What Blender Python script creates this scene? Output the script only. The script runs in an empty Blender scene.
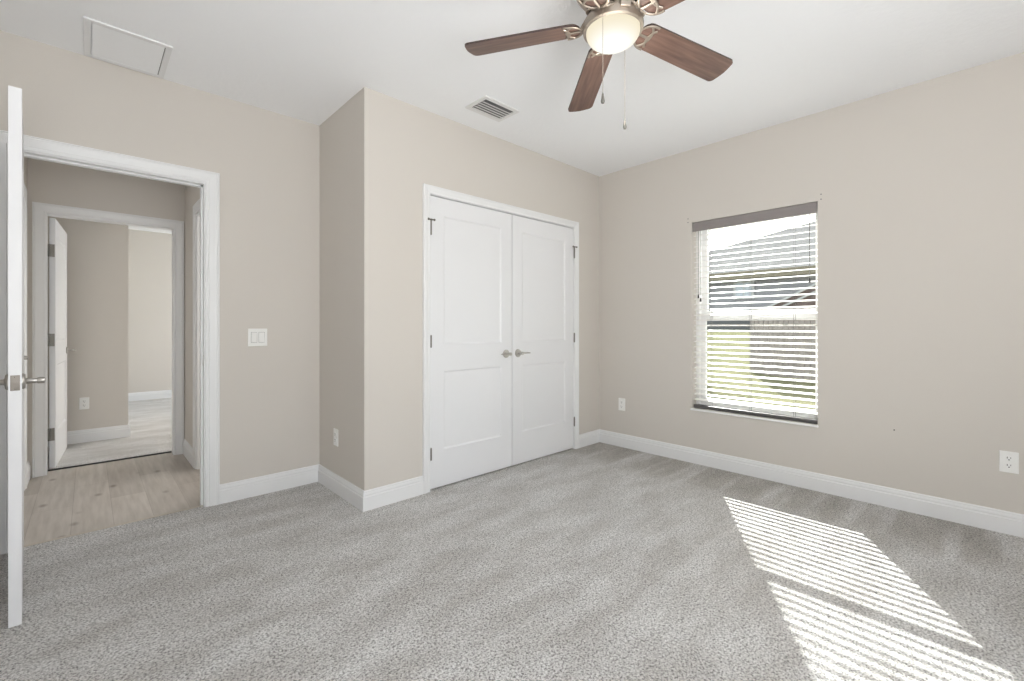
import bpy, bmesh, math, random
from mathutils import Vector, Matrix

random.seed(7)
SC = bpy.context.scene
COL = SC.collection

# ------------------------------------------------------------------ camera
H = 2.62            # ceiling height
EYE = 1.1436
cam_d = bpy.data.cameras.new('camera')
cam_d.sensor_width = 36.0
cam_d.lens = 450.7 / 1024 * 36.0
cam_d.shift_y = -14.1 / 1024
cam_d.clip_start = 0.02
cam = bpy.data.objects.new('camera', cam_d)
cam.location = (0, 0, EYE)
cam.rotation_euler = (math.radians(90), 0, math.radians(-43.25))
COL.objects.link(cam)
SC.camera = cam

# ------------------------------------------------------------------ view, world, sun, lights
SC.view_settings.view_transform = 'Standard'
SC.view_settings.look = 'None'
SC.view_settings.gamma = 1.0
SC.view_settings.use_curve_mapping = False
SC.view_settings.exposure = 0.21
SC.cycles.use_denoising = True
SC.cycles.max_bounces = 12
SC.cycles.diffuse_bounces = 8
SC.cycles.transparent_max_bounces = 16
SC.cycles.sample_clamp_indirect = 8.0

world = bpy.data.worlds.new('sky')
SC.world = world
world.use_nodes = True
wn = world.node_tree
wn.nodes.clear()
w_out = wn.nodes.new('ShaderNodeOutputWorld')
w_bg = wn.nodes.new('ShaderNodeBackground')
w_sky = wn.nodes.new('ShaderNodeTexSky')
w_sky.sky_type = 'NISHITA'
w_sky.sun_disc = False
w_sky.sun_elevation = math.radians(34.6)
w_sky.sun_rotation = math.radians(60)
w_sky.dust_density = 3.0
w_mix = wn.nodes.new('ShaderNodeMixRGB')
w_mix.inputs[0].default_value = 0.85
w_mix.inputs[2].default_value = (1.35, 1.35, 1.28, 1)
wn.links.new(w_sky.outputs[0], w_mix.inputs[1])
wn.links.new(w_mix.outputs[0], w_bg.inputs[0])
w_bg.inputs[1].default_value = 1.8
wn.links.new(w_bg.outputs[0], w_out.inputs[0])


def lamp(name, kind, loc, energy, color=(1, 1, 1), aim=None, size=None, size_y=None, **kw):
    d = bpy.data.lights.new(name, kind)
    d.energy = energy
    d.color = color
    if kind == 'AREA':
        d.shape = 'RECTANGLE'
        d.size = size
        d.size_y = size_y or size
    for k, v in kw.items():
        setattr(d, k, v)
    o = bpy.data.objects.new(name, d)
    o.location = loc
    if aim is not None:
        o.rotation_euler = Vector(aim).to_track_quat('-Z', 'Y').to_euler()
    COL.objects.link(o)
    return o


SUN_DIR = (-1.0, -0.587, -0.796)
lamp('sun', 'SUN', (12, 7, 9), 17.0, (1.0, 0.985, 0.955), SUN_DIR, angle=math.radians(0.53))
# added fill lamps behind the camera: one at an added window, one aimed upwards
lamp('back_fill', 'AREA', (0.45, -1.62, 1.35), 17, (0.90, 0.95, 1.0), (0.05, 1, 0.0), 1.7, 1.4)
lamp('ceiling_fill', 'AREA', (0.15, -0.80, 1.0), 52, (0.95, 0.97, 1.0), (0.08, 0.32, 1), 1.4, 1.0)
lamp('window_portal', 'AREA', (3.86, 1.27, 1.24), 1, (1, 1, 1), (-1, 0, 0), 1.55, 0.88).data.cycles.is_portal = True
lamp('hall_daylight', 'AREA', (1.9, 4.1, 1.4), 16, (1.0, 1.0, 1.0), (-1, 0, -0.2), 1.0, 1.6)
lamp('hall_fill', 'AREA', (0.15, 4.2, 2.55), 0.6, (1.0, 0.98, 0.95), (0, 0, -1), 0.3, 0.3)  # added overhead fill for the hall, not a visible fixture
lamp('far_room_daylight', 'AREA', (2.6, 7.6, 1.5), 23, (0.82, 0.92, 1.0), (-1, 0.1, -0.1), 1.6, 1.4)
lamp('far_room_fill', 'AREA', (1.6, 5.65, 2.5), 7, (1.0, 0.99, 0.97), (-0.2, 0, -1), 1.0, 0.6)  # added overhead fill to brighten the far room partition


# ------------------------------------------------------------------ materials
def mat(name, color, rough=0.6, metal=0.0, spec=0.5, bump=None, mottle=None, **kw):
    """bump=(scale, strength, distance); mottle=(scale, colour2, amount)"""
    m = bpy.data.materials.new(name)
    m.use_nodes = True
    nt = m.node_tree
    b = nt.nodes['Principled BSDF']
    b.inputs['Base Color'].default_value = (*color, 1)
    b.inputs['Roughness'].default_value = rough
    b.inputs['Metallic'].default_value = metal
    b.inputs['Specular IOR Level'].default_value = spec
    tc = nt.nodes.new('ShaderNodeTexCoord')
    if mottle:
        n = nt.nodes.new('ShaderNodeTexNoise')
        n.inputs['Scale'].default_value = mottle[0]
        n.inputs['Detail'].default_value = 4
        nt.links.new(tc.outputs['Object'], n.inputs['Vector'])
        r = nt.nodes.new('ShaderNodeValToRGB')
        r.color_ramp.elements[0].position = 0.35
        r.color_ramp.elements[1].position = 0.65
        r.color_ramp.elements[0].color = (*color, 1)
        r.color_ramp.elements[1].color = (*mottle[1], 1)
        nt.links.new(n.outputs['Fac'], r.inputs['Fac'])
        nt.links.new(r.outputs['Color'], b.inputs['Base Color'])
    if bump:
        n = nt.nodes.new('ShaderNodeTexNoise')
        n.inputs['Scale'].default_value = bump[0]
        n.inputs['Detail'].default_value = 3
        nt.links.new(tc.outputs['Object'], n.inputs['Vector'])
        bp = nt.nodes.new('ShaderNodeBump')
        bp.inputs['Strength'].default_value = bump[1]
        bp.inputs['Distance'].default_value = bump[2]
        nt.links.new(n.outputs['Fac'], bp.inputs['Height'])
        nt.links.new(bp.outputs['Normal'], b.inputs['Normal'])
    for k, v in kw.items():
        b.inputs[k].default_value = v
    return m


M = {}
M['wall'] = mat('wall_paint', (0.632, 0.597, 0.552), 0.85, spec=0.25, bump=(140, 0.12, 0.002))
M['ceiling'] = mat('ceiling_paint', (0.90, 0.91, 0.925), 0.9, spec=0.2, bump=(38, 0.35, 0.004))
M['trim'] = mat('trim_paint', (0.79, 0.795, 0.80), 0.38, spec=0.4)
M['door'] = mat('door_paint', (0.78, 0.785, 0.80), 0.42, spec=0.4)
M['plastic'] = mat('white_plastic', (0.85, 0.85, 0.83), 0.35)
M['plastic_dark'] = mat('slot_dark', (0.03, 0.03, 0.03), 0.6)
M['nickel'] = mat('satin_nickel', (0.52, 0.50, 0.475), 0.30, 1.0)
M['fan_nickel'] = mat('brushed_fan_nickel', (0.40, 0.345, 0.29), 0.42, 0.85)
M['plate_nickel'] = mat('brushed_plate_nickel', (0.30, 0.27, 0.24), 0.55, 0.6)
M['nickel_dark'] = mat('aged_nickel', (0.22, 0.21, 0.19), 0.4, 0.8)
M['vinyl'] = mat('window_vinyl', (0.88, 0.88, 0.88), 0.4)
M['slat'] = mat('blind_slat', (0.90, 0.89, 0.87), 0.45)
M['valance'] = mat('blind_valance', (0.26, 0.235, 0.23), 0.4)
M['rail_backlit'] = mat('blind_bottom_rail', (0.10, 0.095, 0.095), 0.4)  # dark colour stands in for the rail being backlit
M['cord'] = mat('blind_cord', (0.16, 0.155, 0.15), 0.8)
M['tassel'] = mat('blind_tassel', (0.05, 0.05, 0.05), 0.5)
M['sill'] = mat('marble_sill', (0.88, 0.88, 0.87), 0.25, mottle=(6, (0.80, 0.80, 0.80), 1))
M['louver'] = mat('register_enamel', (0.78, 0.78, 0.77), 0.4)
M['gap_shade'] = mat('gap_shade_grey', (0.38, 0.38, 0.37), 0.6)
M['duct'] = mat('duct_interior', (0.22, 0.22, 0.22), 0.9)
M['threshold'] = mat('rubber_seal', (0.03, 0.03, 0.03), 0.8)


def carpet_material(name, c_dark, c_mid, c_light):
    m = bpy.data.materials.new(name)
    m.use_nodes = True
    nt = m.node_tree
    N, L = nt.nodes, nt.links
    b = N['Principled BSDF']
    b.inputs['Roughness'].default_value = 1.0
    b.inputs['Specular IOR Level'].default_value = 0.05
    b.inputs['Sheen Weight'].default_value = 0.25
    b.inputs['Sheen Roughness'].default_value = 0.6
    tc = N.new('ShaderNodeTexCoord')
    # tufts
    warp = N.new('ShaderNodeTexNoise'); warp.inputs['Scale'].default_value = 60
    L.new(tc.outputs['Object'], warp.inputs['Vector'])
    addv = N.new('ShaderNodeMixRGB'); addv.blend_type = 'ADD'; addv.inputs[0].default_value = 0.012
    L.new(tc.outputs['Object'], addv.inputs[1]); L.new(warp.outputs['Color'], addv.inputs[2])
    v = N.new('ShaderNodeTexVoronoi'); v.inputs['Scale'].default_value = 150
    L.new(addv.outputs[0], v.inputs['Vector'])
    n1 = N.new('ShaderNodeTexNoise'); n1.inputs['Scale'].default_value = 130
    n1.inputs['Detail'].default_value = 5; n1.inputs['Roughness'].default_value = 0.75
    L.new(tc.outputs['Object'], n1.inputs['Vector'])
    r = N.new('ShaderNodeValToRGB')
    r.color_ramp.elements[0].position = 0.37; r.color_ramp.elements[0].color = (*c_dark, 1)
    r.color_ramp.elements[1].position = 0.62; r.color_ramp.elements[1].color = (*c_light, 1)
    e = r.color_ramp.elements.new(0.50); e.color = (*c_mid, 1)
    L.new(n1.outputs['Fac'], r.inputs['Fac'])
    # nap leaning this way and that in footprints and vacuum strokes
    mp = N.new('ShaderNodeMapping'); mp.inputs['Rotation'].default_value = (0, 0, math.radians(38))
    mp.inputs['Scale'].default_value = (1.0, 2.6, 1.0)
    L.new(tc.outputs['Object'], mp.inputs['Vector'])
    n2 = N.new('ShaderNodeTexNoise'); n2.inputs['Scale'].default_value = 2.4
    n2.inputs['Detail'].default_value = 3
    L.new(mp.outputs[0], n2.inputs['Vector'])
    r2 = N.new('ShaderNodeValToRGB')
    r2.color_ramp.elements[0].position = 0.35; r2.color_ramp.elements[0].color = (0.78, 0.765, 0.745, 1)
    r2.color_ramp.elements[1].position = 0.65; r2.color_ramp.elements[1].color = (1, 1, 1, 1)
    L.new(n2.outputs['Fac'], r2.inputs['Fac'])
    mul = N.new('ShaderNodeMixRGB'); mul.blend_type = 'MULTIPLY'; mul.inputs[0].default_value = 1
    L.new(r.outputs[0], mul.inputs[1]); L.new(r2.outputs[0], mul.inputs[2])
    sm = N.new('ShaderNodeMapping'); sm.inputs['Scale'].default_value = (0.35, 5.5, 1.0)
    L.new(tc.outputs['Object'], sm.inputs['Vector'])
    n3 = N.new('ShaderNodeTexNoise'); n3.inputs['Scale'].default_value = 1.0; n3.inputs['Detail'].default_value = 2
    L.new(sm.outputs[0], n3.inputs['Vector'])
    r3 = N.new('ShaderNodeValToRGB')  # vacuum strokes, plus brownish shade painted in along the window wall
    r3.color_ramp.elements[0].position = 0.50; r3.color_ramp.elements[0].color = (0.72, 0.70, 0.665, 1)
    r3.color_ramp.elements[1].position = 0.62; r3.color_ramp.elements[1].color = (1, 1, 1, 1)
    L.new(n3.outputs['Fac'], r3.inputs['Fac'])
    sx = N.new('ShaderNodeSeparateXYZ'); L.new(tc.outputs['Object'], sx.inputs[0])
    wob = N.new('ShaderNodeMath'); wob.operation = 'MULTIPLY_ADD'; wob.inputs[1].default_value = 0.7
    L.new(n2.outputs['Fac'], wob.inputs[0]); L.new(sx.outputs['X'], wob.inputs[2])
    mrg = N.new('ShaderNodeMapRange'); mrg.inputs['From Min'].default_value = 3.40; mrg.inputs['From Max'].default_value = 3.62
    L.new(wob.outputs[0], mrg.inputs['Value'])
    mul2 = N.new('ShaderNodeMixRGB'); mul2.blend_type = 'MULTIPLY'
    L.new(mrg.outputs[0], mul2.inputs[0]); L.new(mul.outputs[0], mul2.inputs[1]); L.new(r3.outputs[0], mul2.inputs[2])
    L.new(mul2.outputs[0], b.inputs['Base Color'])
    h = N.new('ShaderNodeMath'); h.operation = 'SUBTRACT'
    L.new(n1.outputs['Fac'], h.inputs[0])
    vm = N.new('ShaderNodeMath'); vm.operation = 'MULTIPLY'; vm.inputs[1].default_value = 0.5
    L.new(v.outputs['Distance'], vm.inputs[0]); L.new(vm.outputs[0], h.inputs[1])
    bp = N.new('ShaderNodeBump'); bp.inputs['Strength'].default_value = 0.8
    bp.inputs['Distance'].default_value = 0.011
    L.new(h.outputs[0], bp.inputs['Height']); L.new(bp.outputs[0], b.inputs['Normal'])
    return m


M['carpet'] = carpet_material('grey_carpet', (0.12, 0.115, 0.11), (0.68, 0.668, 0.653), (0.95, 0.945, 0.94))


def plank_material():
    m = bpy.data.materials.new('vinyl_planks')
    m.use_nodes = True
    nt = m.node_tree
    N, L = nt.nodes, nt.links
    b = N['Principled BSDF']
    b.inputs['Roughness'].default_value = 0.38
    tc = N.new('ShaderNodeTexCoord')
    mp = N.new('ShaderNodeMapping'); mp.inputs['Rotation'].default_value = (0, 0, math.radians(90))
    mp.inputs['Location'].default_value = (0.35, 0.07, 0)
    L.new(tc.outputs['Object'], mp.inputs['Vector'])
    br = N.new('ShaderNodeTexBrick')
    br.offset = 0.37
    br.inputs['Scale'].default_value = 1.0
    br.inputs['Brick Width'].default_value = 1.22
    br.inputs['Row Height'].default_value = 0.18
    br.inputs['Mortar Size'].default_value = 0.0012
    br.inputs['Color1'].default_value = (0.42, 0.38, 0.335, 1)
    br.inputs['Color2'].default_value = (0.57, 0.53, 0.48, 1)
    br.inputs['Mortar'].default_value = (0.36, 0.32, 0.28, 1)
    L.new(mp.outputs[0], br.inputs['Vector'])
    # long grain
    mg = N.new('ShaderNodeMapping'); mg.inputs['Scale'].default_value = (34, 3.0, 1)
    L.new(tc.outputs['Object'], mg.inputs['Vector'])
    ng = N.new('ShaderNodeTexNoise'); ng.inputs['Scale'].default_value = 1.0; ng.inputs['Detail'].default_value = 6
    L.new(mg.outputs[0], ng.inputs['Vector'])
    rg = N.new('ShaderNodeValToRGB')
    rg.color_ramp.elements[0].position = 0.3; rg.color_ramp.elements[0].color = (0.74, 0.72, 0.70, 1)
    rg.color_ramp.elements[1].position = 0.7; rg.color_ramp.elements[1].color = (1.0, 1.0, 1.0, 1)
    L.new(ng.outputs['Fac'], rg.inputs['Fac'])
    m1 = N.new('ShaderNodeMixRGB'); m1.blend_type = 'MULTIPLY'; m1.inputs[0].default_value = 1
    L.new(br.outputs['Color'], m1.inputs[1]); L.new(rg.outputs[0], m1.inputs[2])
    # knots
    mk = N.new('ShaderNodeMapping'); mk.inputs['Scale'].default_value = (6.5, 3.6, 1)
    L.new(tc.outputs['Object'], mk.inputs['Vector'])
    vk = N.new('ShaderNodeTexVoronoi'); vk.inputs['Scale'].default_value = 1.0
    L.new(mk.outputs[0], vk.inputs['Vector'])
    rk = N.new('ShaderNodeValToRGB')
    rk.color_ramp.elements[0].position = 0.05; rk.color_ramp.elements[0].color = (0.42, 0.38, 0.34, 1)
    rk.color_ramp.elements[1].position = 0.17; rk.color_ramp.elements[1].color = (1, 1, 1, 1)
    L.new(vk.outputs['Distance'], rk.inputs['Fac'])
    m2 = N.new('ShaderNodeMixRGB'); m2.blend_type = 'MULTIPLY'; m2.inputs[0].default_value = 0.9
    L.new(m1.outputs[0], m2.inputs[1]); L.new(rk.outputs[0], m2.inputs[2])
    L.new(m2.outputs[0], b.inputs['Base Color'])
    return m


M['planks'] = plank_material()


def blade_material():
    m = bpy.data.materials.new('walnut_blade')
    m.use_nodes = True
    nt = m.node_tree
    N, L = nt.nodes, nt.links
    b = N['Principled BSDF']
    b.inputs['Roughness'].default_value = 0.42
    tc = N.new('ShaderNodeTexCoord')
    mg = N.new('ShaderNodeMapping'); mg.inputs['Scale'].default_value = (5, 60, 5)
    L.new(tc.outputs['Object'], mg.inputs['Vector'])
    ng = N.new('ShaderNodeTexNoise'); ng.inputs['Scale'].default_value = 1.0; ng.inputs['Detail'].default_value = 5
    L.new(mg.outputs[0], ng.inputs['Vector'])
    r = N.new('ShaderNodeValToRGB')
    r.color_ramp.elements[0].position = 0.3; r.color_ramp.elements[0].color = (0.095, 0.054, 0.042, 1)
    r.color_ramp.elements[1].position = 0.7; r.color_ramp.elements[1].color = (0.20, 0.120, 0.092, 1)
    L.new(ng.outputs['Fac'], r.inputs['Fac'])
    L.new(r.outputs[0], b.inputs['Base Color'])
    return m


M['blade'] = blade_material()
M['blade_edge'] = mat('dark_blade_edge', (0.05, 0.03, 0.025), 0.5)

# frosted lamp bowl that gives off light
m = bpy.data.materials.new('lit_frosted_glass')
m.use_nodes = True
nt = m.node_tree
nt.nodes.clear()
o_ = nt.nodes.new('ShaderNodeOutputMaterial')
em = nt.nodes.new('ShaderNodeEmission'); em.inputs[1].default_value = 1.0
tcb = nt.nodes.new('ShaderNodeTexCoord')
mpb = nt.nodes.new('ShaderNodeMapping'); mpb.inputs['Scale'].default_value = (9, 9, 0)
ln = nt.nodes.new('ShaderNodeVectorMath'); ln.operation = 'LENGTH'
rr = nt.nodes.new('ShaderNodeValToRGB')
rr.color_ramp.elements[0].position = 0.55; rr.color_ramp.elements[0].color = (0.95, 0.94, 0.88, 1)
rr.color_ramp.elements[1].position = 0.95; rr.color_ramp.elements[1].color = (0.80, 0.72, 0.54, 1)
nt.links.new(tcb.outputs['Object'], mpb.inputs['Vector']); nt.links.new(mpb.outputs[0], ln.inputs[0])
nt.links.new(ln.outputs['Value'], rr.inputs['Fac']); nt.links.new(rr.outputs[0], em.inputs[0])
nt.links.new(em.outputs[0], o_.inputs[0])
M['bowl'] = m

# window pane: lets light straight through, with a faint reflection
m = bpy.data.materials.new('window_glass')
m.use_nodes = True
nt = m.node_tree
nt.nodes.clear()
o_ = nt.nodes.new('ShaderNodeOutputMaterial')
tr = nt.nodes.new('ShaderNodeBsdfTransparent'); tr.inputs[0].default_value = (0.93, 0.95, 0.94, 1)
gl = nt.nodes.new('ShaderNodeBsdfGlossy'); gl.inputs['Roughness'].default_value = 0.02
fr = nt.nodes.new('ShaderNodeFresnel'); fr.inputs[0].default_value = 1.35
mx = nt.nodes.new('ShaderNodeMixShader')
nt.links.new(fr.outputs[0], mx.inputs[0]); nt.links.new(tr.outputs[0], mx.inputs[1])
nt.links.new(gl.outputs[0], mx.inputs[2]); nt.links.new(mx.outputs[0], o_.inputs[0])
M['glass'] = m

M['lawn'] = mat('lawn_grass', (0.108, 0.108, 0.064), 0.95, spec=0.0, mottle=(2.2, (0.138, 0.133, 0.085), 1), bump=(40, 0.25, 0.02))
M['shingle'] = mat('grey_shingles', (0.135, 0.132, 0.130), 0.95, spec=0.0, mottle=(1.6, (0.17, 0.165, 0.162), 1), bump=(18, 0.5, 0.03))
M['siding'] = mat('house_siding', (0.22, 0.215, 0.225), 0.8)
M['siding_dark'] = mat('house_base', (0.10, 0.10, 0.10), 0.9)
M['fascia'] = mat('tan_fascia', (0.15, 0.13, 0.09), 0.7)
M['fence'] = mat('weathered_fence', (0.17, 0.152, 0.143), 0.9, mottle=(9, (0.225, 0.205, 0.195), 1))
M['shed'] = mat('red_brown_boards', (0.085, 0.060, 0.054), 0.9, mottle=(4, (0.12, 0.088, 0.08), 1))
M['white'] = mat('white_house_trim', (0.34, 0.34, 0.335), 0.6)
M['house_glass'] = mat('house_window_glass', (0.35, 0.38, 0.42), 0.15)
M['leaf'] = mat('tree_leaf', (0.02, 0.04, 0.03), 0.7, mottle=(3, (0.05, 0.075, 0.065), 1))
M['bark'] = mat('tree_bark', (0.12, 0.09, 0.07), 0.9)


# ------------------------------------------------------------------ mesh builder
class MB:
    def __init__(self, origin=(0, 0, 0)):
        self.bm = bmesh.new()
        self.o = Vector(origin)

    def box(self, x0, x1, y0, y1, z0, z1, bev=0.0, rot=None):
        r = bmesh.ops.create_cube(self.bm, size=1)
        vs = r['verts']
        c = Vector(((x0 + x1) / 2, (y0 + y1) / 2, (z0 + z1) / 2))
        for v in vs:
            v.co = Vector((v.co.x * abs(x1 - x0), v.co.y * abs(y1 - y0), v.co.z * abs(z1 - z0)))
        if bev:
            es = list({e for v in vs for e in v.link_edges})
            rb = bmesh.ops.bevel(self.bm, geom=es, offset=bev, segments=2, affect='EDGES', profile=0.6)
            vs = list({v for v in rb['verts']} | {v for v in vs if v.is_valid})
        for v in vs:
            if rot is not None:
                v.co = rot @ v.co
            v.co += c
        return vs

    def poly(self, pts):
        vs = [self.bm.verts.new(p) for p in pts]
        return self.bm.faces.new(vs)

    def loft(self, rings, closed=True, cap=True):
        """rings: equal-length lists of points"""
        R = [[self.bm.verts.new(p) for p in ring] for ring in rings]
        n = len(R[0])
        for a, b in zip(R, R[1:]):
            for i in range(n if closed else n - 1):
                j = (i + 1) % n
                self.bm.faces.new((a[i], a[j], b[j], b[i]))
        if cap and closed:
            self.bm.faces.new(R[0][::-1])
            self.bm.faces.new(R[-1])
        return R

    def tube(self, pts, rad, seg=8, flat=1.0, up=(0, 0, 1)):
        pts = [Vector(p) for p in pts]
        rings = []
        for i, p in enumerate(pts):
            t = (pts[min(i + 1, len(pts) - 1)] - pts[max(i - 1, 0)]).normalized()
            u = Vector(up)
            if abs(t.dot(u)) > 0.95:
                u = Vector((1, 0, 0))
            s = t.cross(u).normalized()
            n = s.cross(t).normalized()
            r = rad[i] if isinstance(rad, (list, tuple)) else rad
            rings.append([p + s * math.cos(2 * math.pi * k / seg) * r + n * math.sin(2 * math.pi * k / seg) * r * flat
                          for k in range(seg)])
        self.loft(rings)

    def lathe(self, prof, c=(0, 0, 0), seg=32, axis='z'):
        rings = []
        for r, z in prof:
            ring = []
            for k in range(seg):
                a = 2 * math.pi * k / seg
                p = (max(r, 1e-4) * math.cos(a), max(r, 1e-4) * math.sin(a), z)
                if axis == 'y':
                    p = (p[0], -p[2], p[1])     # +z of the profile points to -Y
                elif axis == 'x':
                    p = (p[2], p[0], p[1])      # +z of the profile points to +X
                ring.append(Vector(p) + Vector(c))
            rings.append(ring)
        self.loft(rings)

    def xform(self, mat4):
        bmesh.ops.transform(self.bm, matrix=mat4, verts=self.bm.verts)

    def build(self, name, m, parent=None, smooth=False, world_mat=None):
        bmesh.ops.recalc_face_normals(self.bm, faces=self.bm.faces)
        me = bpy.data.meshes.new(name)
        self.bm.to_mesh(me)
        self.bm.free()
        me.materials.append(m if not isinstance(m, str) else M[m])
        if smooth:
            me.shade_smooth()
            me.set_sharp_from_angle(angle=math.radians(40))
        o = bpy.data.objects.new(name, me)
        COL.objects.link(o)
        if parent:
            o.parent = parent
        return o


def tag(o, label=None, cat=None, group=None, kind=None):
    if label: o['label'] = label
    if cat: o['category'] = cat
    if group: o['group'] = group
    if kind: o['kind'] = kind
    return o


def empty(name, loc=(0, 0, 0), rz=0.0):
    o = bpy.data.objects.new(name, None)
    o.location = loc
    o.rotation_euler = (0, 0, rz)
    o.empty_display_size = 0.05
    COL.objects.link(o)
    return o


def struct(o, label, cat):
    return tag(o, label, cat, kind='structure')


# ------------------------------------------------------------------ dimensions
XR, YC, XS, YL = 3.67, 2.645, 1.240, 3.385      # window wall, closet wall, side wall, doorway wall
XW, YB = -0.62, -1.45                            # unseen left wall, back wall
WY0, WY1, WZ0, WZ1 = 0.821, 1.712, 0.462, 2.010  # window opening
CX0, CX1, CZ = 1.6965, 3.2885, 2.066               # closet opening
DX0, DX1, DZ = -0.292, 0.548, 2.056              # room doorway
YH = 4.975                                       # hall end wall
FX0, FX1, FZ = -0.250, 0.571, 2.030              # far doorway
HX0, HX1 = -0.332, 0.635                         # hall side walls


def wall_y(name, y0, y1, x0, x1, openings, label, top=H):
    """wall that runs along X between y0 and y1 with openings (xa, xb, za, zb)"""
    mb = MB()
    x = x0
    for xa, xb, za, zb in sorted(openings):
        mb.box(x, xa, y0, y1, 0, top)
        if za > 0: mb.box(xa, xb, y0, y1, 0, za)
        if zb < top: mb.box(xa, xb, y0, y1, zb, top)
        x = xb
    mb.box(x, x1, y0, y1, 0, top)
    return struct(mb.build(name, 'wall'), label, 'wall')


def wall_x(name, x0, x1, y0, y1, openings, label, top=H):
    mb = MB()
    y = y0
    for ya, yb, za, zb in sorted(openings):
        mb.box(x0, x1, y, ya, 0, top)
        if za > 0: mb.box(x0, x1, ya, yb, 0, za)
        if zb < top: mb.box(x0, x1, ya, yb, zb, top)
        y = yb
    mb.box(x0, x1, y, y1, 0, top)
    return struct(mb.build(name, 'wall'), label, 'wall')


# floors
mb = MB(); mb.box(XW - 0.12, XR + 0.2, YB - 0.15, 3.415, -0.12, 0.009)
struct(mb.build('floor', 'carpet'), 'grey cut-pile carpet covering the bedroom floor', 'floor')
mb = MB(); mb.box(-0.9, 2.2, 3.415, 5.135, -0.12, 0.001)
struct(mb.build('floor_hall', 'planks'), 'pale wood-look plank floor in the hall past the doorway', 'floor')
mb = MB(); mb.box(-1.6, 3.4, 5.135, 9.1, -0.12, 0.007)
struct(mb.build('floor_far_room', 'carpet'), 'grey carpet in the far room beyond the hall', 'floor')
# ceilings
mb = MB(); mb.box(XW - 0.12, XR + 0.2, YB - 0.15, 3.5, H, H + 0.12)
struct(mb.build('ceiling', 'ceiling'), 'white textured bedroom ceiling', 'ceiling')
mb = MB(); mb.box(-1.6, 3.4, 3.5, 9.1, H, H + 0.12)
struct(mb.build('ceiling_hall', 'ceiling'), 'white ceiling over the hall and far room', 'ceiling')

# walls
wall_x('wall_right', XR, XR + 0.18, YB - 0.12, 3.6, [(WY0, WY1, WZ0, WZ1)], 'beige wall with the window, on the right')
wall_y('wall_closet', YC, YC + 0.11, XS, XR, [(CX0, CX1, 0, CZ)], 'beige wall around the white closet doors')
wall_x('wall_side', XS, XS + 0.11, YC + 0.11, YL, [], 'narrow shaded beige side wall of the closet')
wall_y('wall_left', YL, YL + 0.115, XW - 0.12, XR, [(DX0, DX1, 0, DZ)], 'beige wall with the doorway and light switch')
wall_x('wall_west', XW - 0.12, XW, YB - 0.12, YL, [], 'beige wall behind the opened bedroom door')
wall_y('wall_back', YB - 0.12, YB, XW - 0.12, XR, [(-0.40, 1.30, 0.65, 2.05)], 'beige wall behind the camera')
# closet inside back
wall_x('wall_hall_left', HX0 - 0.11, HX0, YL + 0.115, YH, [(3.80, 4.61, 0, 2.04)], 'left wall of the hall')
wall_x('wall_hall_right', HX1, HX1 + 0.11, YL + 0.115, YH, [(3.60, 4.365, 0, 2.04)], 'right wall of the hall')
wall_y('wall_hall_end', YH, YH + 0.12, -1.6, 3.4, [(FX0, FX1, 0, FZ)], 'beige end wall of the hall with a doorway')
wall_x('wall_bath', 2.2, 2.3, YL + 0.115, YH, [], 'wall of the side room off the hall')
wall_x('wall_hall_closet', -1.0, -0.9, YL + 0.115, YH, [], 'wall behind the closed hall door')
# far room: partition block and outer walls
mb = MB(); mb.box(-1.6, 0.303, 6.10, 8.97, 0, H)
struct(mb.build('wall_partition', 'wall'), 'beige partition wall in the far room, left of the bright part', 'wall')
wall_y('wall_far', 8.97, 9.1, -1.6, 3.4, [], 'brightly lit far wall at the end of the view')
wall_x('wall_far_left', -1.7, -1.6, YH, 9.1, [], 'left wall of the far room')
wall_x('wall_far_right', 3.4, 3.5, YH, 9.1, [(6.9, 8.4, 0.6, 2.05)], 'right wall of the far room with a window')


# ------------------------------------------------------------------ trim
BASE = [(0, 0), (0.016, 0), (0.016, 0.092), (0.0115, 0.097), (0.0115, 0.103), (0.013, 0.106), (0.0105, 0.116),
        (0.0085, 0.119), (0.0095, 0.124), (0.006, 0.130), (0, 0.131)]


def baseboard(name, path, label):
    """path: plan points with the room on the left of travel; mitred at its corners"""
    P = [Vector((x, y)) for x, y in path]
    dirs = [(b - a).normalized() for a, b in zip(P, P[1:])]
    nrm = [Vector((-d.y, d.x)) for d in dirs]
    rings = []
    for i, p in enumerate(P):
        if i == 0: off = nrm[0]
        elif i == len(P) - 1: off = nrm[-1]
        else:
            s = nrm[i - 1] + nrm[i]
            off = s / (1 + nrm[i - 1].dot(nrm[i]))
        rings.append([(p.x + off.x * t, p.y + off.y * t, z) for t, z in BASE])
    mb = MB(); mb.loft(rings)
    return struct(mb.build(name, 'trim'), label, 'baseboard')


baseboard('baseboard_right', [(XR, YB), (XR, YC)], 'white baseboard along the window wall')
baseboard('baseboard_closet', [(XR, YC), (CX1 + 0.043, YC)], 'short white baseboard right of the closet')
baseboard('baseboard_side', [(CX0 - 0.043, YC), (XS, YC), (XS, YL)], 'white baseboard wrapping the closet corner')
baseboard('baseboard_left', [(XS, YL), (DX1 + 0.065, YL)], 'white baseboard below the light switch')
baseboard('baseboard_west', [(XW, YL), (XW, YB)], 'white baseboard behind the bedroom door')
baseboard('baseboard_back', [(XW, YB), (XR, YB)], 'white baseboard behind the camera')
baseboard('baseboard_hall_right', [(HX1, 4.445), (HX1, YH)], 'white baseboard on the right wall of the hall')
baseboard('baseboard_hall_left', [(HX0, YH), (HX0, 4.69)], 'white baseboard at the left end of the hall')
baseboard('baseboard_partition', [(0.303, 8.97), (0.303, 6.10), (-1.6, 6.10)], 'white baseboard on the far room partition')
baseboard('baseboard_far', [(3.4, 8.97), (0.303, 8.97)], 'white baseboard on the brightly lit far wall')

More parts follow.
